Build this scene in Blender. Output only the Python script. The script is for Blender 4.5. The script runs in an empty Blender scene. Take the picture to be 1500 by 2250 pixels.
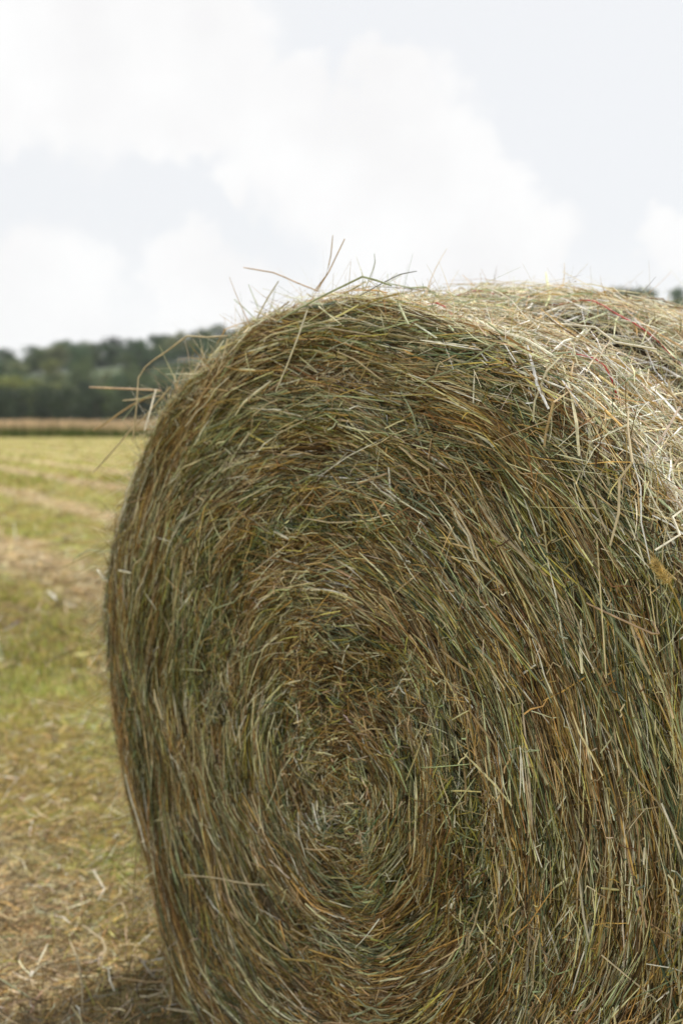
import bpy, math, random
import numpy as np
from mathutils import Vector
random.seed(7)
rng = np.random.default_rng(11)
S = bpy.context.scene
COL = S.collection
PI = math.pi

# ------------------------------------------------------------ camera
CAM_H = 1.25
PITCH = math.atan((1125 - 925) / 2187)
FPX = 2187.0                       # focal length in pixels of the 1500 px wide photograph (35 mm on full frame)
cd = bpy.data.cameras.new("camera")
cam = bpy.data.objects.new("camera", cd)
COL.objects.link(cam)
cam.location = (0, 0, CAM_H)
cam.rotation_euler = (PI / 2 - PITCH, 0, 0)
cd.sensor_fit = 'VERTICAL'
cd.sensor_height = 36.0
cd.lens = 35.0
cd.clip_start = 0.05
cd.clip_end = 5000
cd.dof.use_dof = True
cd.dof.focus_distance = 1.27
cd.dof.aperture_fstop = 3.6
S.camera = cam

# ------------------------------------------------------------ sun and sky
SUN_AZ_VEC = (0.36, 0.47)
sx, sy = SUN_AZ_VEC
SUN_EL = math.radians(59)
SUN_AZ = math.atan2(sx, sy)        # clockwise from +Y
sd = bpy.data.lights.new("sun", 'SUN')
sd.energy = 5.0
sd.angle = math.radians(0.5)
sd.color = (1.0, 0.94, 0.85)
sun = bpy.data.objects.new("sun", sd)
COL.objects.link(sun)
dirv = Vector((math.sin(SUN_AZ) * math.cos(SUN_EL), math.cos(SUN_AZ) * math.cos(SUN_EL), math.sin(SUN_EL)))
sun.rotation_euler = dirv.to_track_quat('Z', 'Y').to_euler()
sun.location = (20, 20, 40)

S.view_settings.view_transform = 'Standard'
S.view_settings.look = 'None'
S.view_settings.gamma = 1
S.view_settings.use_curve_mapping = False
S.view_settings.exposure = 0.0
S.cycles.use_denoising = True
S.cycles.max_bounces = 8
S.cycles.transparent_max_bounces = 8


def pix_dir(x, y):
    X = (x - 750) / FPX
    Z = -(y - 1125) / FPX
    d = np.array([X, math.cos(PITCH) + Z * math.sin(PITCH), -math.sin(PITCH) + Z * math.cos(PITCH)])
    return d / np.linalg.norm(d)


world = bpy.data.worlds.new("World")
S.world = world
world.use_nodes = True
nt = world.node_tree
nt.nodes.clear()
N, L = nt.nodes, nt.links


def wn(t, **kw):
    n = N.new(t)
    for k, v in kw.items():
        setattr(n, k, v)
    return n


def wmath(op, a, b=None, c=None, clamp=False):
    n = wn('ShaderNodeMath', operation=op, use_clamp=clamp)
    for i, v in enumerate((a, b, c)):
        if v is None:
            continue
        if isinstance(v, (int, float)):
            n.inputs[i].default_value = v
        else:
            L.new(v, n.inputs[i])
    return n.outputs[0]


tc = wn('ShaderNodeTexCoord')
DIR = tc.outputs['Generated']


def wnoise(scale, detail, rough, dist=0.0):
    n = wn('ShaderNodeTexNoise')
    n.inputs['Scale'].default_value = scale
    n.inputs['Detail'].default_value = detail
    n.inputs['Roughness'].default_value = rough
    n.inputs['Distortion'].default_value = dist
    L.new(DIR, n.inputs['Vector'])
    return n


nz = wnoise(15.0, 8.0, 0.60)
off = wn('ShaderNodeVectorMath', operation='SUBTRACT')
L.new(nz.outputs['Color'], off.inputs[0])
off.inputs[1].default_value = (0.5, 0.5, 0.5)
sc = wn('ShaderNodeVectorMath', operation='SCALE')
L.new(off.outputs[0], sc.inputs[0])
sc.inputs['Scale'].default_value = 0.115
ad = wn('ShaderNodeVectorMath', operation='ADD')
L.new(DIR, ad.inputs[0])
L.new(sc.outputs[0], ad.inputs[1])
nd = wn('ShaderNodeVectorMath', operation='NORMALIZE')
L.new(ad.outputs[0], nd.inputs[0])
WD = nd.outputs[0]
clouds = [(855, 175, 72), (890, 260, 110), (820, 300, 120), (960, 350, 130), (780, 400, 170), (1060, 420, 100), (650, 330, 140),
          (640, 190, 80), (900, 520, 220), (1140, 540, 110), (560, 230, 100), (520, 420, 40), (150, 40, 230), (380, 60, 200), (500, 60, 100),
          (60, 200, 100), (450, 260, 90), (330, 270, 60), (400, 590, 95), (120, 660, 150), (500, 720, 150), (900, 700, 250), 
          (1480, 520, 60)]
acc = None
for (bx, by, br) in clouds:
    d = pix_dir(bx, by)
    ang = math.atan(br / FPX)
    dot = wn('ShaderNodeVectorMath', operation='DOT_PRODUCT')
    L.new(WD, dot.inputs[0])
    dot.inputs[1].default_value = tuple(d)
    mr = wn('ShaderNodeMapRange', interpolation_type='SMOOTHSTEP')
    L.new(dot.outputs['Value'], mr.inputs['Value'])
    mr.inputs['From Min'].default_value = math.cos(ang * 1.24)
    mr.inputs['From Max'].default_value = math.cos(ang * 0.72)
    acc = mr.outputs[0] if acc is None else wmath('MAXIMUM', acc, mr.outputs[0])
# the rest of the sky goes on with the same kind of cloud
gn = wnoise(2.6, 8.0, 0.6)
gm = wn('ShaderNodeMapRange', interpolation_type='SMOOTHSTEP')
L.new(gn.outputs['Fac'], gm.inputs['Value'])
gm.inputs['From Min'].default_value = 0.50
gm.inputs['From Max'].default_value = 0.58
vd = wn('ShaderNodeVectorMath', operation='DOT_PRODUCT')
L.new(DIR, vd.inputs[0])
vd.inputs[1].default_value = tuple(pix_dir(750, 500))
outm = wn('ShaderNodeMapRange')
L.new(vd.outputs['Value'], outm.inputs['Value'])
outm.inputs['From Min'].default_value = math.cos(math.radians(27))
outm.inputs['From Max'].default_value = math.cos(math.radians(36))
gmask = wmath('MULTIPLY', gm.outputs[0], outm.outputs[0])
acc = wmath('MAXIMUM', acc, gmask)
sep = wn('ShaderNodeSeparateXYZ')
L.new(DIR, sep.inputs[0])
hz = wn('ShaderNodeMapRange', interpolation_type='SMOOTHSTEP')
L.new(sep.outputs['Z'], hz.inputs['Value'])
hz.inputs['From Min'].default_value = 0.19
hz.inputs['From Max'].default_value = 0.07
hz.inputs['To Min'].default_value = 0.0
hz.inputs['To Max'].default_value = 0.9
acc = wmath('MAXIMUM', acc, hz.outputs[0])
body = wnoise(7.0, 5.0, 0.55)
bm_ = wn('ShaderNodeMapRange')
L.new(body.outputs['Fac'], bm_.inputs['Value'])
bm_.inputs['From Min'].default_value = 0.35
bm_.inputs['From Max'].default_value = 0.6
cmix = wn('ShaderNodeMix', data_type='RGBA')
L.new(bm_.outputs[0], cmix.inputs['Factor'])
cmix.inputs['A'].default_value = (0.955, 0.95, 0.95, 1)
cmix.inputs['B'].default_value = (1.02, 1.02, 1.015, 1)
vmix = wn('ShaderNodeMix', data_type='RGBA')      # thin high veil between the clouds
L.new(acc, vmix.inputs['Factor'])
vmix.inputs['A'].default_value = (0.932, 0.941, 0.953, 1)
L.new(cmix.outputs['Result'], vmix.inputs['B'])
sky = wn('ShaderNodeTexSky', sky_type='NISHITA')
sky.sun_disc = False
sky.sun_elevation = SUN_EL
sky.sun_rotation = SUN_AZ
bgA = wn('ShaderNodeBackground')
L.new(sky.outputs[0], bgA.inputs['Color'])
bgA.inputs['Strength'].default_value = 0.12
bgB = wn('ShaderNodeBackground')
L.new(vmix.outputs['Result'], bgB.inputs['Color'])
bgB.inputs['Strength'].default_value = 1.0
fac = wmath('MULTIPLY_ADD', acc, 0.06, 0.93)
ms = wn('ShaderNodeMixShader')
L.new(fac, ms.inputs[0])
L.new(bgA.outputs[0], ms.inputs[1])
L.new(bgB.outputs[0], ms.inputs[2])
wo = wn('ShaderNodeOutputWorld')
L.new(ms.outputs[0], wo.inputs[0])


# ------------------------------------------------------------ helpers
def tag(o, label=None, cat=None, group=None, kind=None):
    if label: o['label'] = label
    if cat: o['category'] = cat
    if group: o['group'] = group
    if kind: o['kind'] = kind
    return o


def link(name, data, parent=None):
    o = bpy.data.objects.new(name, data)
    COL.objects.link(o)
    if parent is not None:
        o.parent = parent
    return o


def mat_new(name):
    m = bpy.data.materials.new(name)
    m.use_nodes = True
    return m, m.node_tree, m.node_tree.nodes['Principled BSDF'], m.node_tree.nodes['Material Output']


def mat_tint(name, rough=0.6, spec=0.3, transl=0.25, var=0.25, vscale=60.0):
    """fibre: colour comes from the strand's own 'tint', with fine streaks; part of the light passes through"""
    m, t, p, out = mat_new(name)
    at = t.nodes.new('ShaderNodeAttribute'); at.attribute_name = 'tint'
    g = t.nodes.new('ShaderNodeNewGeometry')
    n = t.nodes.new('ShaderNodeTexNoise'); n.inputs['Scale'].default_value = vscale; n.inputs['Detail'].default_value = 3
    t.links.new(g.outputs['Position'], n.inputs['Vector'])
    mr = t.nodes.new('ShaderNodeMapRange')
    mr.inputs['From Min'].default_value = 0.3; mr.inputs['From Max'].default_value = 0.7
    mr.inputs['To Min'].default_value = 1 - var; mr.inputs['To Max'].default_value = 1 + var
    t.links.new(n.outputs['Fac'], mr.inputs['Value'])
    vm = t.nodes.new('ShaderNodeVectorMath'); vm.operation = 'SCALE'
    t.links.new(at.outputs['Color'], vm.inputs[0]); t.links.new(mr.outputs[0], vm.inputs['Scale'])
    t.links.new(vm.outputs[0], p.inputs['Base Color'])
    p.inputs['Roughness'].default_value = rough
    p.inputs['Specular IOR Level'].default_value = spec
    if transl > 0:
        tr = t.nodes.new('ShaderNodeBsdfTranslucent')
        t.links.new(vm.outputs[0], tr.inputs['Color'])
        mx = t.nodes.new('ShaderNodeMixShader'); mx.inputs[0].default_value = transl
        t.links.new(p.outputs[0], mx.inputs[1]); t.links.new(tr.outputs[0], mx.inputs[2])
        t.links.new(mx.outputs[0], out.inputs['Surface'])
    return m


def raw_mesh(name, verts, quads, tint=None, mat=None, smooth=False):
    me = bpy.data.meshes.new(name)
    v = np.ascontiguousarray(verts.reshape(-1, 3), dtype=np.float32)
    q = np.ascontiguousarray(quads.reshape(-1, 4), dtype=np.int32)
    me.vertices.add(len(v)); me.vertices.foreach_set('co', v.ravel())
    me.loops.add(q.size); me.loops.foreach_set('vertex_index', q.ravel())
    me.polygons.add(len(q)); me.polygons.foreach_set('loop_start', np.arange(0, q.size, 4, dtype=np.int32))
    me.polygons.foreach_set('use_smooth', np.full(len(q), smooth))
    me.update(calc_edges=True)
    if tint is not None:
        a = me.color_attributes.new('tint', 'FLOAT_COLOR', 'POINT')
        c = np.ones((len(v), 4), np.float32); c[:, :3] = tint.reshape(-1, 3)
        a.data.foreach_set('color', c.ravel())
    if mat: me.materials.append(mat)
    return me


def norm(a):
    return a / np.maximum(np.linalg.norm(a, axis=-1, keepdims=True), 1e-9)


def ribbons(P, W, U, C, fold=0.35, taper=None, flat=False):
    """P (n,s,3) paths, W (n,) widths, U (n,s,3) up vectors, C (n,3) colours -> folded blades"""
    n, s, _ = P.shape
    T = np.gradient(P, axis=1)
    T = norm(T)
    B = norm(np.cross(T, U))
    Nn = np.cross(B, T)
    tp = np.ones(s) if taper is None else np.asarray(taper)
    hw = (W[:, None] * tp[None, :] / 2)[..., None]
    if flat:
        V = np.stack([P - B * hw, P + B * hw], axis=2)
        a = (np.arange(n) * s * 2)[:, None] + (np.arange(s - 1) * 2)[None, :]
        return V, np.stack([a, a + 1, a + 3, a + 2], axis=-1), np.broadcast_to(C[:, None, None, :], V.shape)
    V = np.stack([P - B * hw, P + Nn * hw * 2 * fold, P + B * hw], axis=2)      # n,s,3,3
    base = (np.arange(n) * s * 3)[:, None, None]
    j = (np.arange(s - 1) * 3)[None, :, None]
    k = np.arange(2)[None, None, :]
    a = base + j + k
    Q = np.stack([a, a + 1, a + 4, a + 3], axis=-1)
    tint = np.broadcast_to(C[:, None, None, :], V.shape)
    return V, Q, tint


def tubes(P, W, C, k=5, taper=None):
    n, s, _ = P.shape
    T = norm(np.gradient(P, axis=1))
    ref = np.tile(np.array([0.31, -0.55, 0.77]), (n, s, 1))
    B = norm(np.cross(T, ref)); Nn = np.cross(B, T)
    tp = np.ones(s) if taper is None else np.asarray(taper)
    a = np.arange(k) * 2 * PI / k
    r = (W[:, None] * tp[None] / 2)[..., None, None]
    V = P[:, :, None, :] + r * (np.cos(a)[None, None, :, None] * B[:, :, None, :] + np.sin(a)[None, None, :, None] * Nn[:, :, None, :])
    base = (np.arange(n) * s * k)[:, None, None]
    j = (np.arange(s - 1) * k)[None, :, None]
    i = np.arange(k)[None, None, :]
    i2 = (i + 1) % k
    Q = np.stack([base + j + i, base + j + i2, base + j + k + i2, base + j + k + i], axis=-1)
    return V, Q, np.broadcast_to(C[:, None, None, :], V.shape)


def join(parts):
    vs, qs, cs, o = [], [], [], 0
    for V, Q, Cc in parts:
        V = V.reshape(-1, 3); vs.append(V); qs.append(Q.reshape(-1, 4) + o); cs.append(Cc.reshape(-1, 3)); o += len(V)
    return np.concatenate(vs), np.concatenate(qs), np.concatenate(cs)


_tab = rng.random((256, 256))


def vnoise(x, y, seed=0):
    x = np.asarray(x) + seed * 17.31; y = np.asarray(y) + seed * 5.77
    xi = np.floor(x).astype(int); yi = np.floor(y).astype(int)
    fx = x - xi; fy = y - yi
    fx = fx * fx * (3 - 2 * fx); fy = fy * fy * (3 - 2 * fy)
    g = lambda a, b: _tab[a % 256, b % 256]
    return (g(xi, yi) * (1 - fx) + g(xi + 1, yi) * fx) * (1 - fy) + (g(xi, yi + 1) * (1 - fx) + g(xi + 1, yi + 1) * fx) * fy


def fbm(x, y, seed=0, o=3):
    r, a, t = 0, 1.0, 0
    for i in range(o):
        r = r + a * vnoise(x * 2 ** i, y * 2 ** i, seed + i * 3); t += a; a *= .5
    return r / t


PAL = np.array([
    (.70, .62, .43),   # 0 pale straw
    (.52, .40, .24),   # 1 tan
    (.42, .28, .105),   # 2 golden brown
    (.26, .24, .07),  # 3 olive
    (.30, .345, .21),   # 4 grey green
    (.10, .065, .035), # 5 dark stem
    (.55, .56, .38),   # 6 pale green
    (.25, .15, .07),   # 7 rust
    (.80, .76, .62),   # 8 bleached
    (.105, .145, .095),   # 9 deep green
])


def pick(weights, k=1.0, var=.24):
    """weights (n,10) -> colours with a little jitter"""
    w = np.cumsum(weights, axis=1); w /= w[:, -1:]
    r = rng.random(len(w))[:, None]
    i = (r > w).sum(axis=1)
    c = k * PAL[i] * np.exp(rng.normal(0, var, (len(w), 1))) * np.exp(rng.normal(0, .05, (len(w), 3)))
    return np.clip(c, .01, .85)


# ------------------------------------------------------------ materials
M_straw = mat_tint("dry_hay", 0.6, 0.12, 0.14, 0.22, 90)
M_grass = mat_tint("grass_blades", 0.6, 0.25, 0.35, 0.25, 30)
M_leaf = mat_tint("tree_leaves", 0.6, 0.3, 0.25, 0.3, 1.2)

# ------------------------------------------------------------ setting: field
field_v = []
gx = np.concatenate([np.linspace(-900, -12, 16), np.linspace(-10, 10, 60), np.linspace(12, 900, 16)])
gy = np.concatenate([np.linspace(-60, -2, 8), np.linspace(-1, 16, 60), np.linspace(20, 900, 22)])
GX, GY = np.meshgrid(gx, gy)


def ground_z(x, y):
    near = np.clip(1 - np.hypot(x, y) / 30, 0, 1)
    return (fbm(x * 1.7 + 50, y * 1.7 + 50, 2) - .5) * .03 * near


GZ = ground_z(GX, GY)
V = np.stack([GX, GY, GZ], -1)
ny, nx = GX.shape
i = np.arange(ny - 1)[:, None] * nx + np.arange(nx - 1)[None]
Q = np.stack([i, i + 1, i + nx + 1, i + nx], -1)
m, t, p, out = mat_new("mown_field")
g = t.nodes.new('ShaderNodeNewGeometry')


def tnoise(scale, detail, rough, mapping=None, rot=0):
    n = t.nodes.new('ShaderNodeTexNoise')
    n.inputs['Scale'].default_value = scale; n.inputs['Detail'].default_value = detail; n.inputs['Roughness'].default_value = rough
    mp = t.nodes.new('ShaderNodeMapping')
    if mapping: mp.inputs['Scale'].default_value = mapping
    mp.inputs['Rotation'].default_value = (0, 0, rot)
    t.links.new(g.outputs['Position'], mp.inputs['Vector']); t.links.new(mp.outputs[0], n.inputs['Vector'])
    return n.outputs['Fac']


def tramp(fac, stops):
    r = t.nodes.new('ShaderNodeValToRGB')
    while len(r.color_ramp.elements) < len(stops): r.color_ramp.elements.new(0.5)
    for e, (pos, c) in zip(r.color_ramp.elements, stops):
        e.position = pos; e.color = (*c, 1)
    t.links.new(fac, r.inputs[0])
    return r.outputs[0]


def tmix(f, a, b):
    n = t.nodes.new('ShaderNodeMix'); n.data_type = 'RGBA'
    for key, v in (('Factor', f), ('A', a), ('B', b)):
        if isinstance(v, float): n.inputs[key].default_value = v
        elif isinstance(v, tuple): n.inputs[key].default_value = (*v, 1)
        else: t.links.new(v, n.inputs[key])
    return n.outputs['Result']


base = tramp(tnoise(1.4, 6, .6), [(.32, (.24, .17, .06)), (.47, (.33, .29, .075)), (.56, (.29, .33, .08)), (.68, (.42, .35, .14))])
sepp = t.nodes.new('ShaderNodeSeparateXYZ'); t.links.new(g.outputs['Position'], sepp.inputs[0])


def tmath(op, a, b=None):
    n = t.nodes.new('ShaderNodeMath'); n.operation = op
    for i_, v_ in enumerate((a, b)):
        if v_ is None: continue
        if isinstance(v_, (int, float)): n.inputs[i_].default_value = v_
        else: t.links.new(v_, n.inputs[i_])
    return n.outputs[0]


# rows of clippings left by the mower run across the field at a slant, two metres apart
q_ = tmath('ADD', tmath('MULTIPLY', sepp.outputs['X'], .85), tmath('MULTIPLY', sepp.outputs['Y'], .53))
q_ = tmath('ADD', q_, tmath('MULTIPLY', tnoise(.8, 4, .6), 1.1))
wv = tmath('COSINE', tmath('MULTIPLY', tmath('SUBTRACT', q_, 2.36 + .55), PI))
rows = tramp(wv, [(.25, (0, 0, 0)), (.85, (.85, .85, .85))])
rowc = tramp(tnoise(4, 5, .7), [(.35, (.42, .31, .17)), (.6, (.56, .44, .28))])
c1 = tmix(rows, base, rowc)
fine = tramp(tnoise(22, 5, .7), [(.3, (.45, .45, .45)), (.7, (1.25, 1.25, 1.25))])
mul = t.nodes.new('ShaderNodeMix'); mul.data_type = 'RGBA'; mul.blend_type = 'MULTIPLY'; mul.inputs['Factor'].default_value = 1
t.links.new(c1, mul.inputs['A']); t.links.new(fine, mul.inputs['B'])
t.links.new(mul.outputs['Result'], p.inputs['Base Color'])
p.inputs['Roughness'].default_value = .9
p.inputs['Specular IOR Level'].default_value = .1
bp = t.nodes.new('ShaderNodeBump'); bp.inputs['Strength'].default_value = .6; bp.inputs['Distance'].default_value = .03
t.links.new(tnoise(30, 5, .7), bp.inputs['Height']); t.links.new(bp.outputs[0], p.inputs['Normal'])
field = link("field", raw_mesh("field", V, Q, None, m, True))
tag(field, "mown hay field of yellow green stubble with tan rows of clippings", kind='structure')

# hill behind the field
RIDGE_Y = 330.0


def ridge_h(x):
    return np.interp(x, [-400, -200, -112, -45, 95, 250, 500], [10, 12, 15.5, 22.5, 36.5, 45, 48])


def hill_z(x, y):
    k = np.clip((y - 205) / (RIDGE_Y - 205), 0, 1)
    k = k * k * (3 - 2 * k)
    return k * ridge_h(x) - 0.4 + (fbm(x / 40 + 30, y / 40 + 30, 5) - .5) * 5 * k


hx = np.linspace(-420, 520, 70); hy = np.linspace(195, 700, 40)
HX, HY = np.meshgrid(hx, hy)
HZ = hill_z(HX, HY)
V = np.stack([HX, HY, HZ], -1)
i = np.arange(39)[:, None] * 70 + np.arange(69)[None]
Q = np.stack([i, i + 1, i + 71, i + 70], -1)
m, t, p, out = mat_new("hill_ground")
g = t.nodes.new('ShaderNodeNewGeometry')
t.links.new(tramp(tnoise(.05, 5, .6), [(.35, (.035, .055, .02)), (.65, (.06, .085, .03))]), p.inputs['Base Color'])
p.inputs['Roughness'].default_value = .95
hill = link("hill", raw_mesh("hill", V, Q, None, m, True))
tag(hill, "low wooded hill rising behind the field", kind='structure')

# ------------------------------------------------------------ hay bale
YAW = 0.839
R = 0.75
LEN = 1.22
BC = np.array([-0.030, 1.643, 0.715])
AX = np.array([math.sin(YAW), math.cos(YAW), 0.0])        # into the bale
UX = np.array([math.cos(YAW), -math.sin(YAW), 0.0])       # towards the near side
ZX = np.array([0, 0, 1.0])
EDGE = 0.026
S1 = R - EDGE
S2 = S1 + EDGE * PI / 2
SMAX = S2 + LEN
SHIFT = np.array([0.100, -0.070])


PROFILE = np.array([   # outline of the bale's end: angle (degrees), radius (m)
    (0, .765), (26, .762), (35, .758), (45, .748), (58, .746), (70, .738), (80, .732), (93, .736), (107, .748), (120, .748), (135, .758),
    (150, .752), (165, .752), (177, .753), (189, .745), (204, .738), (219, .775), (228, .820), (236, .870), (250, .87), (270, .76),
    (290, .87), (304, .86), (318, .80), (335, .76), (360, .765)])


def rad_mod(phi):
    p = np.degrees(np.mod(phi, 2 * PI))
    return (np.interp(p - 4, PROFILE[:, 0], PROFILE[:, 1]) + np.interp(p, PROFILE[:, 0], PROFILE[:, 1]) + np.interp(p + 4, PROFILE[:, 0], PROFILE[:, 1])) / 3 / R - .012


def relief(s, phi, which=0):
    r = np.minimum(s, R)
    a = phi * .9
    lay = fbm(s * 17 + 1.5 * np.sin(phi + 1), a * 2.6 + 20, 7, 3) - .5       # wound layers
    lump = fbm(s * 7 + 9, a * 6 * np.maximum(r, .2) + 40, 9, 3) - .5
    near_rim = .35 + .65 * np.clip(np.abs(s - S1 - .02) / .10, 0, 1)
    return (lay * .075 + lump * .070) * near_rim


def surf(s, phi, h):
    """point on the bale: s = distance along the profile from the face centre, phi angle, h height above the skin"""
    s = np.asarray(s, float)
    ang = np.clip((s - S1) / EDGE, 0, PI / 2)
    r = np.where(s < S1, s, np.where(s < S2, S1 + EDGE * np.sin(ang), R))
    w = np.where(s < S1, 0.0, np.where(s < S2, EDGE * (1 - np.cos(ang)), EDGE + (s - S2)))
    nr = np.where(s < S1, 0, np.where(s < S2, np.sin(ang), 1.0))
    nw = -np.where(s < S1, 1, np.where(s < S2, np.cos(ang), 0.0))
    w = w - .035 * np.clip(1 - (r / R) ** 2, 0, 1)                        # the face bellies out a little
    hh = h + relief(s, phi)
    rr = (r + nr * hh) * (1 + (rad_mod(phi) - 1) * np.clip(r / R, 0, 1))
    ww = w + nw * hh
    rr = rr - .006 * np.clip((w - .02) / .05, 0, 1) + .046 * np.clip((w - .06) / .45, 0, 1) * np.exp(-((np.mod(phi, 2 * PI) - .5 * PI) / .7) ** 2)
    k = np.clip(1 - r / R, 0, 1)
    x = rr * np.cos(phi) + SHIFT[0] * k
    z = rr * np.sin(phi) + SHIFT[1] * k
    zb = -BC[2] + .005                                                     # sits on the ground, flattened
    z = np.where(z < zb + .05, zb + .05 * np.exp((z - zb - .05) / .05), z)
    P = BC + x[..., None] * UX + z[..., None] * ZX + ww[..., None] * AX
    Nn = (nr * np.cos(phi))[..., None] * UX + (nr * np.sin(phi))[..., None] * ZX + nw[..., None] * AX
    return P, Nn


bale = bpy.data.objects.new("hay_bale", None)
COL.objects.link(bale)
bale.location = (float(BC[0]), float(BC[1]), 0)
tag(bale, "large round bale of green and tan hay, coiled end showing, on the mown field", "hay bale")
INV = -np.array([BC[0], BC[1], 0])


def bale_part(name, V, Q, C, mat, kind=None, smooth=False):
    o = link(name, raw_mesh(name, V.reshape(-1, 3) + INV, Q, C, mat, smooth), bale)
    if kind: o['kind'] = kind
    return o


# packed core under the loose straws
ss = np.concatenate([np.linspace(.002, S1, 70), np.linspace(S1, S2, 10)[1:], np.linspace(S2, SMAX, 60)[1:]])
pp = np.linspace(0, 2 * PI, 241)[:-1]
SS, PP = np.meshgrid(ss, pp, indexing='ij')
Pc, _ = surf(SS, PP, -.042)
Pc = np.concatenate([Pc, np.broadcast_to(BC + AX * (EDGE + LEN - .01), (1, 240, 3))], 0)
ns = Pc.shape[0]
i = np.arange(ns - 1)[:, None] * 240 + np.arange(240)[None]
i2 = np.arange(ns - 1)[:, None] * 240 + (np.arange(240)[None] + 1) % 240
Q = np.stack([i, i2, i2 + 240, i + 240], -1)
m, t, p, out = mat_new("packed_hay")
g = t.nodes.new('ShaderNodeNewGeometry')
t.links.new(tramp(tnoise(120, 4, .7), [(.35, (.035, .024, .012)), (.65, (.11, .08, .04))]), p.inputs['Base Color'])  # darker than the hay itself, painting shade into gaps between straws
p.inputs['Roughness'].default_value = .9
bale_part("packed_hay", Pc, Q, None, m)


def lay_paths(n, s0, phi0, psi, Ls, h0, tilt, stiff, seg, wob=.0012):
    """straws lying on the bale along the winding direction turned by psi"""
    tt = np.linspace(-.5, .5, seg)[None, :]
    d = Ls[:, None] * tt
    s = s0[:, None] + d * np.sin(psi)[:, None]
    rr = np.clip(np.minimum(s0, R), .06, None)[:, None]
    phi = phi0[:, None] + d * np.cos(psi)[:, None] / rr
    phi = np.where(s < 0, phi + PI, phi); s = np.abs(s)
    h = h0[:, None] + tilt[:, None] * d
    # straws bridge the hollows: use the relief at their middle, not at every point
    rl = relief(s0, phi0)[:, None] * .55 + relief(s, phi) * .45
    P, Nn = surf(s, phi, h - relief(s, phi) + rl)
    mid = seg // 2
    Tm = norm(P[:, mid + 1] - P[:, mid - 1]) if seg > 2 else norm(P[:, 1] - P[:, 0])
    if seg % 2 == 1:
        Pm = P[:, mid]
    else:
        Pm = (P[:, mid] + P[:, mid - 1]) / 2
    Lin = Pm[:, None] + Tm[:, None] * d[..., None]
    P = P * (1 - stiff[:, None, None]) + Lin * stiff[:, None, None]
    P = P + rng.normal(0, 1, P.shape) * (wob * (Ls / .12))[:, None, None] * np.array([1, 1, 1])
    return P, Nn


def visible_phi(n, lo=-.35 * PI, hi=1.2 * PI):
    return rng.uniform(-PI, PI, n)


def face_weights(s, phi):
    n = len(s)
    x = s * np.cos(phi); z = s * np.sin(phi)
    ring = fbm(s * 30 + 1.2 * phi, phi * 1.2 + 30, 15, 3)          # bands wound in from different parts of the field
    ring2 = fbm(s * 55 + 2 * phi, phi * 2.5 + 60, 18, 2)
    patch = fbm(x * 6 + 30, z * 6 + 30, 21, 3)
    right = np.clip(.5 + x / .9, 0, 1); up = np.clip(.5 + z / 1.3, 0, 1)
    w = np.zeros((n, 10))
    green = np.clip((ring - .35) * 3, 0.1, 1.6) * (.55 + .7 * right * up + .3 * up)
    brown = np.clip((.75 - ring) * 3, 0.15, 1.6) * (1.25 - .45 * up)
    pale = (.35 + .9 * up * (.4 + right)) * np.clip((patch - .25) * 3, .2, 1.6)
    w[:, 0] = .55 * pale; w[:, 8] = .12 * pale; w[:, 6] = .5 * pale * green + .1
    w[:, 1] = .65 * brown * (.5 + .5 * up) + .15; w[:, 2] = 1.0 * brown * (1.15 - .6 * up); w[:, 7] = .55 * brown
    w[:, 3] = .95 * green * (1.3 - .5 * up); w[:, 4] = .85 * green; w[:, 9] = .75 * green * np.clip(ring2 * 1.6, .3, 1.5)
    w[:, 5] = .45
    return w


def side_weights(n):
    return np.tile(np.array([2.0, 1.1, .40, .18, .30, .12, .60, .20, 1.6, .05]), (n, 1))


# --- straws wound into the end of the bale
def end_straws(n, hlo, hhi, Lmul, wmul, seg, psis, layer_shade=.70, flat=False):
    u_ = rng.random(n)
    s0 = np.sqrt(u_) * (S2 - .01)
    phi0 = rng.uniform(-PI, PI, n)
    outer = np.clip(s0 / R, 0, 1)
    mat = np.clip((fbm(s0 * 9 + 5, phi0 * 3 * outer + 70, 33, 3) - .50) * 5 + np.clip(1.6 - s0 / .13, 0, 1), 0, 1)       # matted chopped places
    patch_psi = (fbm(s0 * 8, phi0 * 3.2 + 11, 37, 2) - .5) * .55
    Ls = rng.gamma(4.0, .030, n) * (.42 + .75 * outer) * (1 - .5 * mat) * Lmul
    psi = rng.normal(0, psis, n) * (1 + 3.2 * mat + .9 * (1 - outer)) + patch_psi
    chaos = rng.random(n) < .045
    psi = np.where(chaos, rng.uniform(-PI, PI, n), psi)
    Ls = np.where(chaos, Ls * .55, Ls)
    Ls = np.clip(Ls, .012, .34)
    h0 = rng.uniform(hlo, hhi, n)
    tilt = rng.normal(0, .045, n)
    stiff = rng.uniform(0, .75, n)
    P, Nn = lay_paths(n, s0, phi0, psi, Ls, h0, tilt, stiff, seg)
    W = np.clip(rng.lognormal(math.log(.00138), .42, n), .0006, .0042) * wmul
    up = norm(Nn + rng.normal(0, .55, (n, 1, 3)))
    fw = face_weights(s0, phi0)
    thick = np.clip(W / (.00145 * wmul), .4, 2.4)[:, None]                 # stout stems are bleached, thin leaf is brown and green
    fw[:, [0, 6, 8]] *= thick ** 2.2
    fw[:, [2, 5, 7, 9]] /= thick
    C = pick(fw, layer_shade, .54) * np.array([1.06, 1.04, .93])
    return ribbons(P, W, up, C, fold=.32, taper=np.concatenate([[.7], np.ones(seg - 2), [.45]]), flat=flat)


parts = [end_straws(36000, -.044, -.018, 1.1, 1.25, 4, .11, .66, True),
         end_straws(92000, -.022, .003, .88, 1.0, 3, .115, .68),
         end_straws(17000, -.004, .007, .9, .95, 4, .15, .98)]  # top layer painted paler than the deeper ones, as highlights on the face
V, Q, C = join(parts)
bale_part("end_straw", V, Q, C, M_straw, 'stuff')


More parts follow.
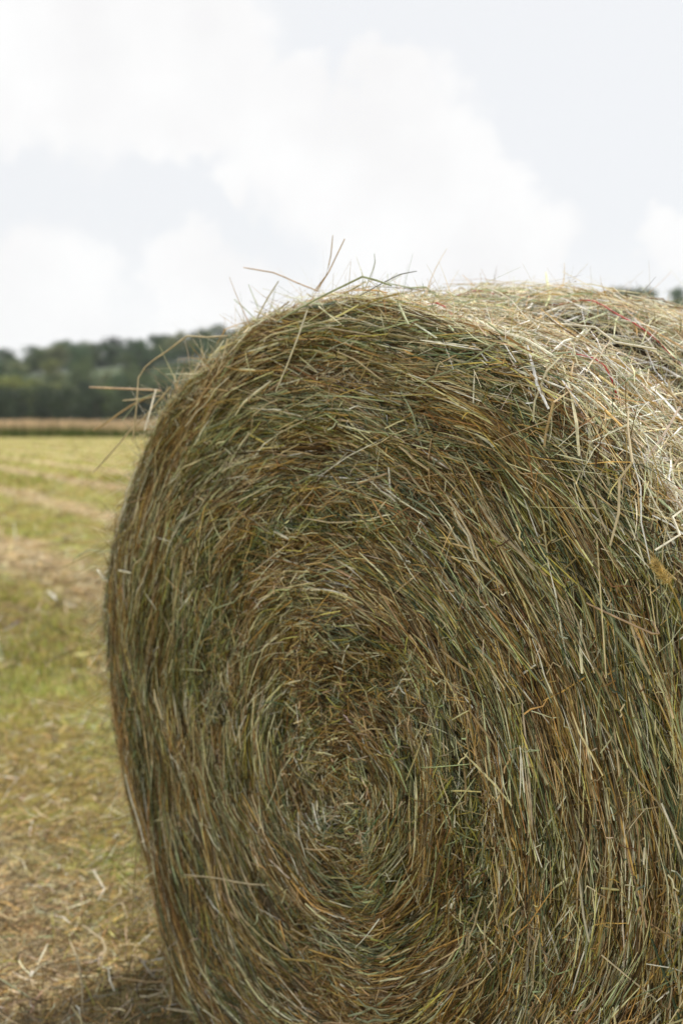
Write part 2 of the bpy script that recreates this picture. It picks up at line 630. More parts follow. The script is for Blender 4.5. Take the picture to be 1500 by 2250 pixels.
# --- matted straws over the round side
def side_straws(n, hlo, hhi, seg, psis, flat=False, w0=S2 - .03):
    s0 = w0 + rng.random(n) ** 1.15 * (SMAX - w0)
    phi0 = rng.uniform(-.42 * PI, 1.05 * PI, n)
    Ls = np.clip(rng.gamma(4, .026, n), .02, .26)
    edge = np.clip(1 - (s0 - S2) / .07, 0, 1)
    psi = rng.normal(0, psis, n) * (1 - .65 * edge)
    wild = rng.random(n) < .70 * (1 - .85 * edge)
    psi = np.where(wild, rng.uniform(-PI, PI, n), psi)
    P, Nn = lay_paths(n, s0, phi0, psi, Ls, rng.uniform(hlo, hhi, n), rng.normal(0, .10, n), rng.uniform(.2, .95, n), seg, .002)
    W = np.clip(rng.lognormal(math.log(.0020), .45, n), .0008, .0055)
    up = norm(Nn + rng.normal(0, .6, (n, 1, 3)))
    return ribbons(P, W, up, pick(side_weights(n), 1.15, .3), .32, np.concatenate([[.7], np.ones(seg - 2), [.5]]), flat)  # pale hay colour lifted further to paint sunlight onto the side


V, Q, C = join([side_straws(18000, -.034, -.014, 3, .45, True), side_straws(32000, -.020, .002, 3, .8), side_straws(12000, -.008, .014, 4, .9)])
bale_part("side_straw", V, Q, C, M_straw, 'stuff')

# --- chopped bits and broken leaf lying on the end
n = 22000
s0 = np.sqrt(rng.random(n)) * S2; phi0 = rng.uniform(-PI, PI, n)
mk = np.clip((fbm(s0 * 11 + 3, phi0 * 5 + 17, 51, 3) - .42) * 4, .12, 1)
keep = rng.random(n) < mk
s0, phi0 = s0[keep], phi0[keep]; n = len(s0)
P, Nn = lay_paths(n, s0, phi0, rng.uniform(-PI, PI, n), rng.uniform(.008, .035, n), rng.uniform(-.008, .012, n), rng.normal(0, .35, n), rng.uniform(0, 1, n), 4, .012)
w = face_weights(s0, phi0); w[:, 6] *= 1.4; w[:, 0] *= 1.4
parts = [ribbons(P, rng.uniform(.0006, .0022, n), norm(Nn + rng.normal(0, .7, (n, 1, 3))), pick(w, .85, .4), .3, None, True)]
V, Q, C = join(parts)
bale_part("chaff", V, Q, C, M_straw, 'stuff')


# --- loose ends sticking out of the skin
def fly(n, s_lo, s_hi, ph_lo, ph_hi, Llo, Lhi, rise, wlo, whi, light=1.0, seg=6):
    s0 = rng.uniform(s_lo, s_hi, n); ph = rng.uniform(ph_lo, ph_hi, n)
    P0, N0 = surf(s0, ph, np.full(n, -.006))
    Pt, _ = surf(s0, ph + .02, np.full(n, -.006))
    T = norm(Pt - P0); T *= np.where(rng.random(n) < .5, 1, -1)[:, None]
    D = norm(T * rng.uniform(.3, 1.2, n)[:, None] + N0 * (rng.uniform(.0, .8, n) * rise)[:, None] + rng.normal(0, .38, (n, 3)))
    Ls = rng.uniform(0, 1, n) ** 1.6 * (Lhi - Llo) + Llo
    bend = norm(rng.normal(0, 1, (n, 3)) + np.array([0, 0, -.5])) * rng.uniform(0, .55, n)[:, None]
    tt = np.linspace(0, 1, seg)[None, :, None]
    kink = rng.integers(2, seg - 1, n)
    kd = rng.normal(0, 1, (n, 3)) * (rng.random(n) < .3)[:, None] * .55
    after = np.clip(tt[..., 0] * (seg - 1) - kink[:, None], 0, None)[..., None] / (seg - 1)
    P = P0[:, None] + Ls[:, None, None] * (D[:, None] * tt + bend[:, None] * tt ** 2 + kd[:, None] * after)
    W = rng.uniform(wlo, whi, n)
    w = np.tile(np.array([1.2, 1.0, .6, .5, .4, .25, .7, .2, .4, .1]), (n, 1))
    return ribbons(P, W, norm(np.tile(N0[:, None], (1, seg, 1)) + rng.normal(0, .6, (n, 1, 3))), pick(w), .3, np.linspace(1, .35, seg))


parts = [fly(2600, S1 - .02, S2 + .05, .12 * PI, 1.0 * PI, .015, .09, .9, .0006, .0022),
         fly(2600, S1 - .01, S2 + .05, .62 * PI, 1.30 * PI, .02, .11, .8, .0006, .0016),
         fly(5000, S2, S2 + .9, .0 * PI, .78 * PI, .012, .085, .9, .0006, .002),
         fly(1000, .02, S1, -PI, PI, .02, .09, .35, .0008, .0022),
         fly(170, S1 - .01, S2 + .03, .68 * PI, 1.22 * PI, .07, .19, 1.4, .0007, .0018),
         fly(60, S1, S2 + .02, .95 * PI, 1.25 * PI, .05, .14, .5, .0008, .002),
         fly(90, S1, S2 + .9, .25 * PI, .8 * PI, .06, .17, 1.2, .0006, .0018)]
V, Q, C = join(parts)
bale_part("loose_straw", V, Q, C, M_straw, 'stuff')

# --- the longest, palest stems as parts of their own
stem_count = 0


def stem(P, width, col, parent=bale, name="straw", flat=False):
    global stem_count
    P = np.asarray(P, float)
    C = np.array([col], float)
    if flat:
        up = np.tile(np.array([-.5, -.6, .6]), (1, len(P), 1)) + rng.normal(0, .2, (1, 1, 3))
        V, Q, Cc = ribbons(P[None], np.array([width]), up, C, .3, np.concatenate([[.8], np.ones(len(P) - 2), [.5]]))
    else:
        V, Q, Cc = tubes(P[None], np.array([width]), C, 5, np.concatenate([[.85], np.ones(len(P) - 2), [.7]]))
    o = link(name, raw_mesh(name, V.reshape(-1, 3) + (INV if parent is bale else 0), Q, Cc, M_straw, not flat), parent)
    stem_count += 1
    return o


def resample(pts, k):
    pts = np.asarray(pts, float)
    d = np.concatenate([[0], np.cumsum(np.linalg.norm(np.diff(pts, axis=0), axis=1))])
    tt = np.linspace(0, d[-1], k)
    return np.stack([np.interp(tt, d, pts[:, j]) for j in range(3)], -1)


def on_face(x, y, w):
    """point of the bale's end plane, w metres in front of it"""
    d = pix_dir(x, y); O = np.array([0, 0, CAM_H])
    tt = ((BC - AX * w - O) @ AX) / (d @ AX)
    return O + d * tt


PALE, BLEACH, TAN, GREENP, PINK, ORANGE, BROWN = (.62, .52, .34), (.80, .75, .60), (.50, .37, .20), (.40, .44, .28), (.58, .42, .28), (.55, .36, .13), (.26, .17, .09)
hand = [
    ([(500, 738), (455, 741), (411, 738), (372, 768), (325, 800), (305, 824), (300, 900), (292, 972)], [.03, .04, .05, .06, .07, .08, .09, .09], .0036, PALE),
    ([(352, 858), (290, 855), (240, 853), (197, 851)], [.02, .04, .05, .06], .0052, PINK),
    ([(345, 862), (285, 893), (240, 925), (205, 947)], [.02, .03, .05, .07], .0045, TAN),
    ([(375, 850), (320, 915), (290, 942), (245, 995), (205, 1038)], [.02, .03, .05, .07, .09], .0042, PALE),
    ([(343, 856), (330, 905), (318, 947)], [.03, .06, .08], .0042, BLEACH),
    ([(352, 870), (300, 878), (270, 880)], [.02, .03, .05], .0035, PALE),
    ([(350, 862), (310, 875), (268, 925)], [.02, .05, .08], .0030, GREENP),
    ([(700, 640), (660, 625), (605, 600), (535, 588)], [-.02, .0, .03, .05], .0028, PINK),
    ([(690, 640), (717, 605), (727, 560), (731, 517)], [-.03, -.02, -.02, -.02], .0022, TAN),
    ([(695, 640), (722, 598), (740, 560), (757, 525)], [-.03, -.02, -.01, -.01], .0024, ORANGE),
    ([(610, 706), (650, 682), (700, 655), (755, 628), (800, 606), (860, 628)], [.03, .04, .04, .04, .04, .02], .0040, GREENP),
    ([(560, 683), (610, 706)], [.02, .03], .0030, PALE),
    ([(800, 640), (824, 580), (822, 557)], [-.03, -.03, -.03], .0016, GREENP),
    ([(790, 650), (840, 622), (880, 602), (915, 596)], [.02, .0, -.02, -.03], .0020, (.20, .2, .18)),
    ([(675, 682), (655, 740), (632, 800), (606, 860)], [.03, .05, .05, .05], .0036, BLEACH),
    ([(500, 745), (490, 790), (475, 826)], [.04, .05, .06], .0034, PALE),
    ([(515, 658), (540, 680), (565, 705)], [.0, .01, .01], .0022, GREENP),
    ([(560, 708), (585, 660), (612, 618)], [.0, .0, .0], .0028, (.45, .38, .14)),
    ([(546, 625), (560, 660), (572, 690)], [.0, .0, .01], .0018, GREENP),
    ([(1288, 1325), (1340, 1350), (1400, 1378), (1450, 1400), (1425, 1350)], [.02, .03, .03, .03, .01], .0036, PINK),
    ([(1452, 1765), (1475, 1820), (1500, 1888)], [.02, .03, .02], .0036, BLEACH),
    ([(1320, 2098), (1380, 2148), (1440, 2196)], [.02, .02, .01], .0030, PALE),
    ([(1250, 1758), (1275, 1820), (1300, 1882)], [.01, .02, .01], .0038, (.50, .47, .24)),
    ([(1225, 1755), (1262, 1822)], [.01, .01], .0026, PALE),
    ([(360, 1265), (400, 1305), (440, 1335), (492, 1350)], [.03, .04, .03, .01], .0034, TAN),
    ([(214, 1252), (226, 1268), (241, 1281)], [.03, .03, .02], .0075, BLEACH),
    ([(262, 1253), (288, 1259)], [.03, .03], .0070, BLEACH),
    ([(1098, 922), (1115, 935), (1130, 962), (1147, 984)], [.02, .03, .03, .02], .0036, BLEACH),
    ([(330, 1120), (280, 1165), (230, 1205), (140, 1246)], [.0, .03, .05, .08], .0028, (.42, .36, .16)),
    ([(300, 1215), (240, 1212), (190, 1208), (160, 1232)], [.0, .03, .05, .07], .0030, GREENP),
    ([(300, 1690), (303, 1780), (300, 1880), (294, 1950), (290, 2040)], [.0, .02, .03, .04, .05], .0040, (.45, .36, .17)),
    ([(640, 2040), (700, 2075), (760, 2110)], [.02, .02, .01], .0030, PALE),
    ([(405, 1922), (470, 1928), (540, 1942), (595, 1945)], [.03, .05, .05, .03], .0036, PALE),
    ([(528, 1905), (548, 1950), (575, 2010)], [.02, .04, .02], .0038, PALE),
    ([(1320, 1951), (1360, 1955)], [.02, .02], .0042, (.55, .50, .25)),
    ([(1415, 1862), (1413, 1900)], [.02, .02], .0036, BLEACH),
    ([(780, 1835), (800, 1845), (826, 1846)], [.02, .03, .02], .0036, PALE),
    ([(1040, 1250), (1060, 1195), (1085, 1170)], [.02, .03, .02], .0030, TAN),
    ([(990, 1340), (960, 1300), (930, 1280)], [.01, .02, .01], .0022, GREENP),
    ([(880, 860), (905, 905), (920, 960)], [.02, .03, .02], .0036, GREENP),
    ([(1010, 865), (900, 868), (705, 876)], [.01, .03, .01], .0022, (.5, .45, .2)),
    ([(1240, 1005), (1275, 1085), (1305, 1150)], [.03, .04, .03], .0038, (.55, .45, .22)),
    ([(1210, 950), (1245, 1000)], [.02, .03], .0036, BLEACH),
    ([(700, 755), (780, 790), (845, 840)], [.01, .02, .01], .0030, PALE),
    ([(610, 740), (650, 742), (705, 735)], [.02, .02, .02], .0046, GREENP),
    ([(572, 1630), (640, 1680), (700, 1760)], [.0, .01, .01], .0024, TAN),
]
for pts, ws, wd, c in hand:
    P = np.array([on_face(x, y, w) for (x, y), w in zip(pts, ws)])
    k = 2 * len(P)
    stem(resample(P, k), wd * .82, c)
# stems lying on the end and the side
n_rand = 140
s0 = np.concatenate([np.sqrt(rng.uniform(.15, 1, n_rand)) * (S2 - .02)])
phi0 = rng.uniform(-.45 * PI, 1.05 * PI, n_rand)
psi = rng.normal(0, .32, n_rand)
Ls = rng.uniform(.05, .20, n_rand) * (.5 + .5 * s0 / R)
P, _ = lay_paths(n_rand, s0, phi0, psi, Ls, rng.uniform(.004, .014, n_rand), rng.normal(0, .06, n_rand), rng.uniform(.5, 1, n_rand), 5, .0025)
for k in range(n_rand):
    c = [PALE, BLEACH, TAN, GREENP, GREENP, ORANGE, PALE, PINK][rng.integers(8)]
    stem(P[k], rng.uniform(.0020, .0036), np.array(c) * rng.uniform(.7, 1.0), flat=rng.random() < .6)
n_rand = 76
s0 = rng.uniform(S2 - .03, S2 + .7, n_rand); phi0 = rng.uniform(.05 * PI, .62 * PI, n_rand)
P, _ = lay_paths(n_rand, s0, phi0, rng.normal(0, .8, n_rand), rng.uniform(.07, .26, n_rand), rng.uniform(.006, .022, n_rand), rng.normal(0, .14, n_rand), rng.uniform(.4, 1, n_rand), 6, .004)
for k in range(n_rand):
    c = [PALE, BLEACH, TAN, BLEACH, GREENP, ORANGE, PALE, BROWN][rng.integers(8)]
    stem(P[k], rng.uniform(.0020, .0042), np.array(c) * rng.uniform(.8, 1.0), flat=rng.random() < .6)

# --- red baling twine, dipping in and out of the straw
m, t, p, out = mat_new("red_twine")
p.inputs['Base Color'].default_value = (.52, .035, .04, 1)
p.inputs['Roughness'].default_value = .5
M_twine = m


def twine(w, ph0, ph1, h, lab=None):
    k = 60
    ph = np.linspace(ph0, ph1, k)
    s = np.full(k, S2 + w) + .006 * np.sin(ph * 9)
    P, _ = surf(s, ph, h - .005 + .005 * np.sin(ph * 17 + 40 * w) + .002 * np.sin(ph * 41 + 1))
    V, Q, C = tubes(P[None], np.array([.0022]), np.array([(.5, .04, .04)]), 6)
    o = bale_part("twine", V, Q, C, M_twine, smooth=True)
    return o


twine(.10, .10, 1.75, .000)
twine(.34, .10, 1.75, .006)
twine(.60, .10, 1.75, .003)

# --- foxtail seed head
P0 = on_face(1437, 1238, .045); P1 = on_face(1475, 1290, .03); P2 = on_face(1498, 1345, .02)
cen = resample([P0, P1, P2], 60)[:34]
n = 420
ix = rng.integers(0, 26, n)
c0 = cen[ix] + rng.normal(0, .0012, (n, 3))
ax_ = norm(P0 - P1)
D = norm(norm(rng.normal(0, 1, (n, 3))) + ax_ * .9)
Lb = rng.uniform(.004, .010, n)
tt = np.linspace(0, 1, 3)[None, :, None]
P = c0[:, None] + D[:, None] * Lb[:, None, None] * tt
Cs = np.array((.60, .46, .20)) * rng.uniform(.6, 1.3, (n, 1))
V, Q, C = join([ribbons(P, rng.uniform(.0006, .0016, n), np.tile(np.array([-.7, -.6, .3]), (n, 3, 1)), Cs, .3, [1, .8, .2]),
                tubes(resample([P0, P1, P2, on_face(1500, 1400, .0)], 8)[None], np.array([.002]), np.array([(.45, .33, .12)]), 5)])
bale_part("seed_head", V, Q, C, M_straw)

# ------------------------------------------------------------ grass and clippings on the field
def scatter(n, ylo, yhi, xl, xr, power):
    y = (rng.random(n) ** power) * (yhi - ylo) + ylo
    lo = xl(y); hi = xr(y)
    x = lo + rng.random(n) * (hi - lo)
    return x, y


def patch_green(x, y):
    a = fbm(x * 1.1 + 80, y * .55 + 80, 61, 3)
    row = np.clip(.2 + np.cos(PI * (.85 * x + .53 * y - 2.36 + (a - .5) * .8)), 0, 1)
    return np.clip((a - .38) * 4.5, 0, 1) * (1 - .8 * row) * np.clip((y - 2.2) / 2.5, .35, 1)


def grass(n, ylo, yhi, xl, xr, power, hlo, hhi, wlo, whi):
    x, y = scatter(n, ylo, yhi, xl, xr, power)
    gsh = patch_green(x, y)
    keep = rng.random(n) < (.35 + .65 * gsh) * np.clip((y - ylo) / (.25 * ylo) if ylo > 2 else 1, 0, 1) * np.clip((yhi - y) / (.3 * yhi), 0, 1)
    x, y, gsh = x[keep], y[keep], gsh[keep]; n = len(x)
    h = rng.uniform(hlo, hhi, n) * (.6 + .6 * gsh)
    az = rng.uniform(0, 2 * PI, n); lean = rng.uniform(.1, 1.1, n)
    tt = np.linspace(0, 1, 3)[None]
    px_ = x[:, None] + np.cos(az)[:, None] * h[:, None] * lean[:, None] * tt ** 1.6
    py_ = y[:, None] + np.sin(az)[:, None] * h[:, None] * lean[:, None] * tt ** 1.6
    pz_ = ground_z(x, y)[:, None] - .004 + h[:, None] * (tt - .25 * lean[:, None] * tt ** 2)
    P = np.stack([px_, py_, pz_], -1)
    G = np.array([(.27, .30, .05), (.36, .37, .08), (.17, .20, .035), (.44, .38, .12)])
    Bn = np.array([(.40, .29, .12), (.30, .20, .08), (.50, .40, .22), (.20, .12, .05)])
    isg = rng.random(n) < .10 + .70 * gsh
    C = np.where(isg[:, None], G[rng.integers(0, 4, n)], Bn[rng.integers(0, 4, n)]) * np.exp(rng.normal(0, .2, (n, 1)))
    up = np.stack([np.cos(az + 1.57), np.sin(az + 1.57), np.zeros(n)], -1)
    up = np.cross(up, np.array([0, 0, 1.0])) + np.array([0, 0, .6])
    return ribbons(P, rng.uniform(wlo, whi, n), np.tile(up[:, None], (1, 3, 1)), C, .2, [1, .8, .12], True)


def clippings(n, ylo, yhi, xl, xr, power, Llo, Lhi, wlo, whi):
    x, y = scatter(n, ylo, yhi, xl, xr, power)
    gsh = patch_green(x, y)
    keep = rng.random(n) < (1 - .6 * gsh) * np.clip((y - ylo) / (.25 * ylo) if ylo > 2 else 1, 0, 1) * np.clip((yhi - y) / (.3 * yhi), 0, 1)
    x, y = x[keep], y[keep]; n = len(x)
    az = rng.uniform(0, 2 * PI, n); Ln = rng.uniform(Llo, Lhi, n); el = rng.normal(.05, .22, n)
    tt = np.linspace(-.5, .5, 3)[None]
    bend = rng.normal(0, .3, n)
    px_ = x[:, None] + (np.cos(az)[:, None] * tt - np.sin(az)[:, None] * bend[:, None] * tt ** 2) * Ln[:, None]
    py_ = y[:, None] + (np.sin(az)[:, None] * tt + np.cos(az)[:, None] * bend[:, None] * tt ** 2) * Ln[:, None]
    pz_ = ground_z(x, y)[:, None] + rng.uniform(.004, .035, n)[:, None] + np.abs(el[:, None] * (tt + .5)) * Ln[:, None]
    P = np.stack([px_, py_, pz_], -1)
    w = np.tile(np.array([.6, 1.3, 1.8, .5, .2, .7, .2, 1.0, .12, .05]), (n, 1))
    up = np.tile(np.array([0, 0, 1.0]), (n, 3, 1)) + rng.normal(0, .5, (n, 1, 3))
    return ribbons(P, rng.uniform(wlo, whi, n), up, pick(w, .62, .6), .25, [.8, 1, .5], True)


xl = lambda y: -.42 * y - .6
xr = lambda y: -.0 * y + .55
V, Q, C = join([grass(110000, 1.3, 9.5, xl, xr, 1.3, .02, .065, .0018, .0042),
                grass(60000, 4.5, 28, lambda y: -.40 * y - 1, lambda y: .05 * y + 1, 1.4, .03, .09, .006, .014),
                grass(24000, 16, 84, lambda y: -.40 * y - 2, lambda y: .1 * y + 2, 1.3, .06, .13, .03, .07)])
o = link("grass", raw_mesh("grass", V, Q, C, M_grass))
tag(o, "short green and yellow grass blades growing in patches over the mown field", "grass", kind='stuff')
V, Q, C = join([clippings(130000, 1.3, 9.5, xl, xr, 1.45, .015, .08, .0012, .0032),
                clippings(30000, 4.5, 30, lambda y: -.40 * y - 1, lambda y: .05 * y + 1, 1.4, .06, .22, .005, .011)])
o = link("hay_clippings", raw_mesh("hay_clippings", V, Q, C, M_straw))
tag(o, "dry tan hay clippings scattered over the mown field", "hay clippings", kind='stuff')


def on_ground(x, y, z):
    d = pix_dir(x, y)
    tt = (z - CAM_H) / d[2]
    return np.array([0, 0, CAM_H]) + d * tt


GS = [([(155, 2070), (172, 2110), (182, 2170), (181, 2250)], [.10, .09, .05, .01], .0048, PALE, "long bent pale straw standing up out of the stubble near the foot of the bale"),
      ([(205, 1912), (232, 1957), (216, 1978)], [.05, .07, .05], .0055, BLEACH, "short kinked pale stem lying behind the other stems on the stubble"),
      ([(182, 2033), (235, 2072), (221, 2120)], [.04, .06, .03], .0050, PALE, "pale stem bent to a right angle lying on the brown stubble"),
      ([(232, 2005), (268, 1980), (280, 2018)], [.04, .07, .04], .0055, PALE, "pale stem folded like a peaked roof beside the bale"),
      ([(392, 2158), (330, 2158), (270, 2150), (228, 2128)], [.05, .06, .05, .03], .0042, TAN, "long thin tan stem running out from under the bale over the stubble"),
      ([(0, 2150), (35, 2172), (66, 2192)], [.06, .05, .03], .0036, GREENP, "pale green stem slanting down through the stubble away from the bale"),
      ([(365, 2216), (430, 2226), (500, 2224)], [.05, .06, .05], .0040, PALE, "straight pale stem lying against the foot of the bale"),
      ([(312, 2110), (325, 2130), (342, 2150)], [.08, .06, .03], .0055, BLEACH, "stubby bleached stem end beside the foot of the bale")]
for pts, zs, wd, c, lab in GS:
    P = np.array([on_ground(x, y, z) for (x, y), z in zip(pts, zs)])
    o = stem(resample(P, 2 * len(P)), wd * .85, tuple(.8 * q for q in c), parent=None, name="fallen_straw")
    tag(o, lab, "straw", group="stems lying on the stubble")

# ------------------------------------------------------------ uncut grass at the end of the field
n = 26000
x = rng.uniform(-65, 45, n); y = 75 + rng.random(n) ** 1.8 * 60
h = rng.uniform(.9, 1.3, n) * (.72 + .56 * fbm(x * .25 + 90, y * .25 + 90, 71, 3))
tt = np.array([0, .45, .75, 1.0])[None]
az = rng.uniform(0, 2 * PI, n); lean = rng.uniform(0, .25, n)
P = np.stack([x[:, None] + np.cos(az)[:, None] * lean[:, None] * tt ** 2, y[:, None] + np.sin(az)[:, None] * lean[:, None] * tt ** 2, h[:, None] * tt], -1)
low = np.array((.07, .105, .018)); top = np.array((.62, .46, .30))
V, Q, C = ribbons(P, rng.uniform(.04, .09, n), np.tile(np.array([0, -1.0, .2]), (n, 4, 1)) + rng.normal(0, .4, (n, 1, 3)), np.ones((n, 3)), .2, [1, 1, 1, .5])
k = np.clip(np.array([0, .06, .80, 1.0])[None, :, None, None] + rng.normal(0, .12, (n, 1, 1, 1)), 0, 1)
jit = np.exp(rng.normal(0, .2, (n, 1, 1, 1)))
C = (low * (1 - k) + top * k) * jit + np.zeros(V.shape)
o = link("tall_grass", raw_mesh("tall_grass", V, Q, C, M_grass))
tag(o, "strip of uncut tall grass with pinkish seed heads along the end of the field", "tall grass", kind='stuff')

# ------------------------------------------------------------ trees
m, t, p, out = mat_new("bark")
g = t.nodes.new('ShaderNodeNewGeometry')
t.links.new(tramp(tnoise(4, 5, .6, (1, 1, .2)), [(.3, (.06, .045, .03)), (.7, (.16, .12, .085))]), p.inputs['Base Color'])
p.inputs['Roughness'].default_value = .9
M_bark = m


def tree_meshes(seed, H, Wd, colour, nleaf=2600, leaf=.42):
    r = np.random.default_rng(seed)
    lobes = []
    nl = r.integers(9, 14)
    for k in range(nl):
        a = r.uniform(0, 2 * PI); q = r.uniform(0, 1) ** .6
        zc = r.uniform(.16, .84) * H
        prof = math.sin(PI * min(max((zc / H + .10) / 1.1, 0), 1)) ** .6
        rad = Wd * .5 * prof * q * .75
        lobes.append((rad * math.cos(a), rad * math.sin(a), zc, r.uniform(.19, .29) * Wd))
    lobes.append((0, 0, H * .84, .2 * Wd))
    lobes = np.array(lobes)
    i = r.integers(0, len(lobes), nleaf)
    d = norm(r.normal(0, 1, (nleaf, 3))) * (r.uniform(0, 1, (nleaf, 1)) ** .45)
    c = lobes[i, :3] + d * lobes[i, 3:4] * np.array([1, 1, .8])
    T = norm(r.normal(0, 1, (nleaf, 3))); B = norm(np.cross(T, norm(r.normal(0, 1, (nleaf, 3)))))
    s = (leaf * r.uniform(.5, 1.2, nleaf))[:, None] / 2
    V = np.stack([c - T * s, c + B * s * .7, c + T * s, c - B * s * .7], 1)
    Q = np.arange(nleaf * 4).reshape(-1, 4)
    clump = np.exp(r.normal(0, .22, len(lobes)))[i]
    col = np.array(colour) * (clump * np.exp(r.normal(0, .15, nleaf)))[:, None]
    C = np.repeat(col[:, None], 4, 1)
    crown = raw_mesh("crown", V, Q, C, M_leaf)
    segs = [tubes(np.array([[(0, 0, -.5), (.05, 0, H * .2), (0, .08, H * .45), (0, 0, H * .78)]]), np.array([H * .045]), np.ones((1, 3)), 7, [1.2, .9, .6, .15])]
    for k in range(6):
        l = lobes[k]
        z0 = H * r.uniform(.2, .45)
        e = np.array(l[:3])
        segs.append(tubes(np.array([[(0, 0, z0), (e * .45 + np.array([0, 0, z0 * .55])), e]]), np.array([H * .02]), np.ones((1, 3)), 5, [1, .7, .25]))
    v, q, cc = join(segs)
    return crown, raw_mesh("trunk", v, q, cc, M_bark, True)


DARK = (.040, .065, .024); MID = (.105, .145, .05); BLUE = (.085, .140, .06); YEL = (.20, .22, .065); PALEG = (.18, .20, .09)
kinds = {}
for nm, cc, H, Wd in (("dark", DARK, 9.0, 8.5), ("mid", MID, 9.5, 9.0), ("blue", BLUE, 10.0, 9.0), ("yellow", YEL, 7.0, 8.0), ("pale", PALEG, 9.0, 8.5)):
    kinds[nm] = [tree_meshes(hash((len(nm), nm[0] > 'm', k)) % 1000 + k * 7, H, Wd, cc) for k in range(3)]
tree_total = 0


def put_tree(kind, x, y, z, s, label, group):
    global tree_total
    cm, tm = kinds[kind][rng.integers(3)]
    e = bpy.data.objects.new("broadleaf_tree", None); COL.objects.link(e)
    e.location = (x, y, z); e.rotation_euler = (0, 0, rng.uniform(0, 6.28)); e.scale = (s * rng.uniform(.9, 1.15), s * rng.uniform(.9, 1.15), s)
    tag(e, label, "tree", group)
    link("crown", cm, e); link("trunk", tm, e)
    tree_total += 1
    return e


# the dark line of trees at the end of the field
for k, x in enumerate(np.arange(-92, 30, 3.9)):
    yy = 196 + rng.uniform(-3, 4)
    put_tree("dark" if k % 4 else "mid", x + rng.uniform(-1, 1), yy, 0, rng.uniform(.86, 1.0),
             "dark broadleaf tree in the line at the far end of the field", "dark line of trees at the end of the field")
for k, x in enumerate(np.arange(-90, 30, 5.0)):
    put_tree("dark", x + rng.uniform(-1, 1), 203 + rng.uniform(-2, 2), 0, rng.uniform(.9, 1.02),
             "dark broadleaf tree in the line at the far end of the field", "dark line of trees at the end of the field")
for k, x in enumerate(np.arange(-95, -58, 4.2)):
    put_tree("yellow", x, 214 + rng.uniform(-3, 3), float(hill_z(np.array(x), np.array(214.))), rng.uniform(1.35, 1.6),
             "low yellow green tree showing over the dark tree line", "yellow green trees over the dark line")
for y0, step, s_lo, s_hi in ((222, 6.5, .95, 1.2), (238, 6.5, .85, 1.1), (256, 6.8, .85, 1.15), (276, 7, .85, 1.15), (300, 7.2, .85, 1.15), (318, 5.5, .9, 1.15), (332, 4.6, .9, 1.15), (342, 4.6, .85, 1.05)):
    lo = -.42 * y0; hi = -.08 * y0
    for x in np.arange(lo, hi, step):
        xx = x + rng.uniform(-2.5, 2.5); yy = y0 + rng.uniform(-6, 6)
        left = (xx / yy) < -.27
        kd = rng.choice(["pale", "blue", "mid", "yellow"], p=[.45, .25, .2, .10]) if left else rng.choice(["blue", "mid", "dark", "pale"], p=[.5, .25, .15, .10])
        nmz = {"pale": "pale olive", "blue": "bluish green", "mid": "mid green", "yellow": "yellow green", "dark": "very dark"}[kd]
        put_tree(kd, xx, yy, float(hill_z(np.array(xx), np.array(yy))) - .5, rng.uniform(s_lo, s_hi), nmz + " tree in the wood covering the hill", nmz + " trees of the hillside wood")
for x in np.arange(101, 124, 7.5):
    for yy in (305, 326):
        put_tree("blue", x + rng.uniform(-2, 2), yy, float(hill_z(np.array(x), np.array(float(yy)))) - .5, rng.uniform(.8, 1.0),
                 "dark tree on the hilltop showing above the bale", "hilltop trees above the bale")
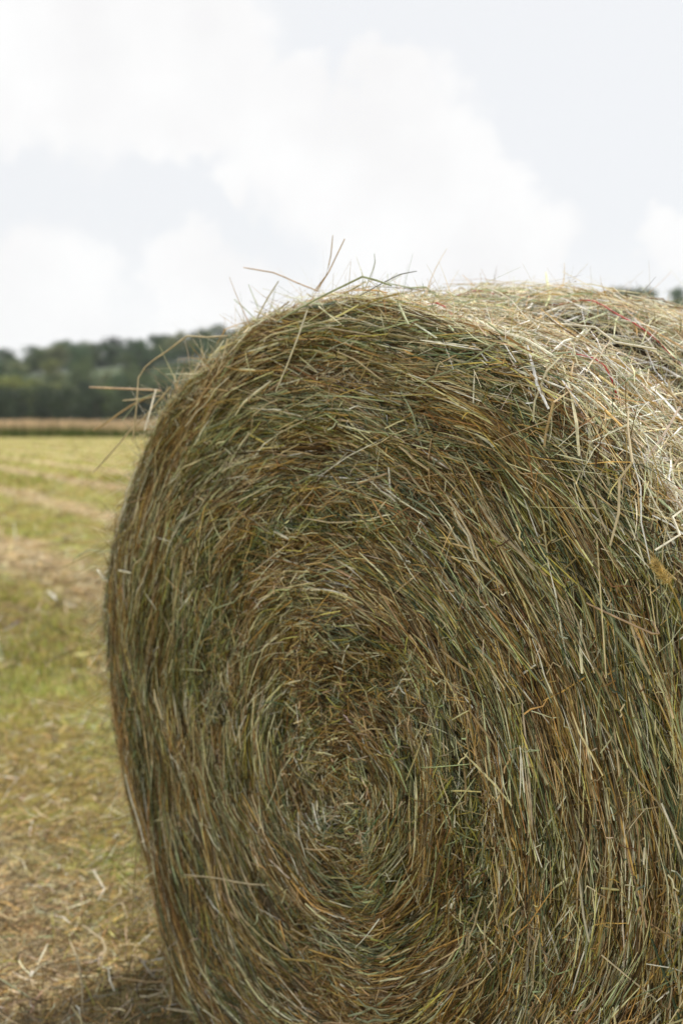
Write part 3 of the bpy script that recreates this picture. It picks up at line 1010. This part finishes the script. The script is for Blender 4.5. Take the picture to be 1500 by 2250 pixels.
# the rest of the wood behind the bale, one mass
vs, qs, cs, o_ = [], [], [], 0
for yy in np.arange(206, 345, 7.5):
    for x in np.arange(-.10 * yy, 190, 8.0):
        if 96 < x < 128 and yy > 298: continue
        xx, y2 = x + rng.uniform(-2.5, 2.5), yy + rng.uniform(-3, 3)
        nl = 210
        d = norm(rng.normal(0, 1, (nl, 3))) * rng.uniform(.6, 1.05, (nl, 1))
        hh = rng.uniform(7.2, 8.8)
        c = np.array([xx, y2, float(hill_z(np.array(xx), np.array(y2))) + hh * .47]) + d * np.array([4.6, 4.6, hh * .5])
        T = norm(rng.normal(0, 1, (nl, 3))); B = norm(np.cross(T, rng.normal(0, 1, (nl, 3)))) * .8
        sz = rng.uniform(.5, 1.0, (nl, 1))
        V = np.stack([c - T * sz, c + B * sz, c + T * sz, c - B * sz], 1).reshape(-1, 3)
        base = np.array([DARK, MID, BLUE, BLUE, PALEG][rng.integers(5)]) if yy > 215 else np.array(DARK)
        vs.append(V); qs.append(np.arange(nl * 4).reshape(-1, 4) + o_); o_ += nl * 4
        cs.append(np.repeat((base * np.exp(rng.normal(0, .25, (nl, 1)))), 4, 0))
o = link("wood", raw_mesh("wood", np.concatenate(vs), np.concatenate(qs), np.concatenate(cs), M_leaf))
tag(o, "rest of the green wood covering the hill behind the bale", "wood", kind='stuff')
print("stems", stem_count, "trees", tree_total)

# ------------------------------------------------------------ thin summer haze
me = bpy.data.meshes.new("haze")
x0, x1, y0, y1, z0, z1 = -1000, 1000, -80, 1000, -2, 75
me.from_pydata([(x0, y0, z0), (x1, y0, z0), (x1, y1, z0), (x0, y1, z0), (x0, y0, z1), (x1, y0, z1), (x1, y1, z1), (x0, y1, z1)], [],
               [(0, 3, 2, 1), (4, 5, 6, 7), (0, 1, 5, 4), (1, 2, 6, 5), (2, 3, 7, 6), (3, 0, 4, 7)])
m = bpy.data.materials.new("haze"); m.use_nodes = True
t = m.node_tree; t.nodes.clear()
pv = t.nodes.new('ShaderNodeVolumePrincipled'); pv.inputs['Color'].default_value = (.86, .92, 1, 1); pv.inputs['Density'].default_value = .00018
oo = t.nodes.new('ShaderNodeOutputMaterial'); t.links.new(pv.outputs[0], oo.inputs['Volume'])
me.materials.append(m)
tag(link("haze", me), kind='stuff')
S.cycles.volume_bounces = 0
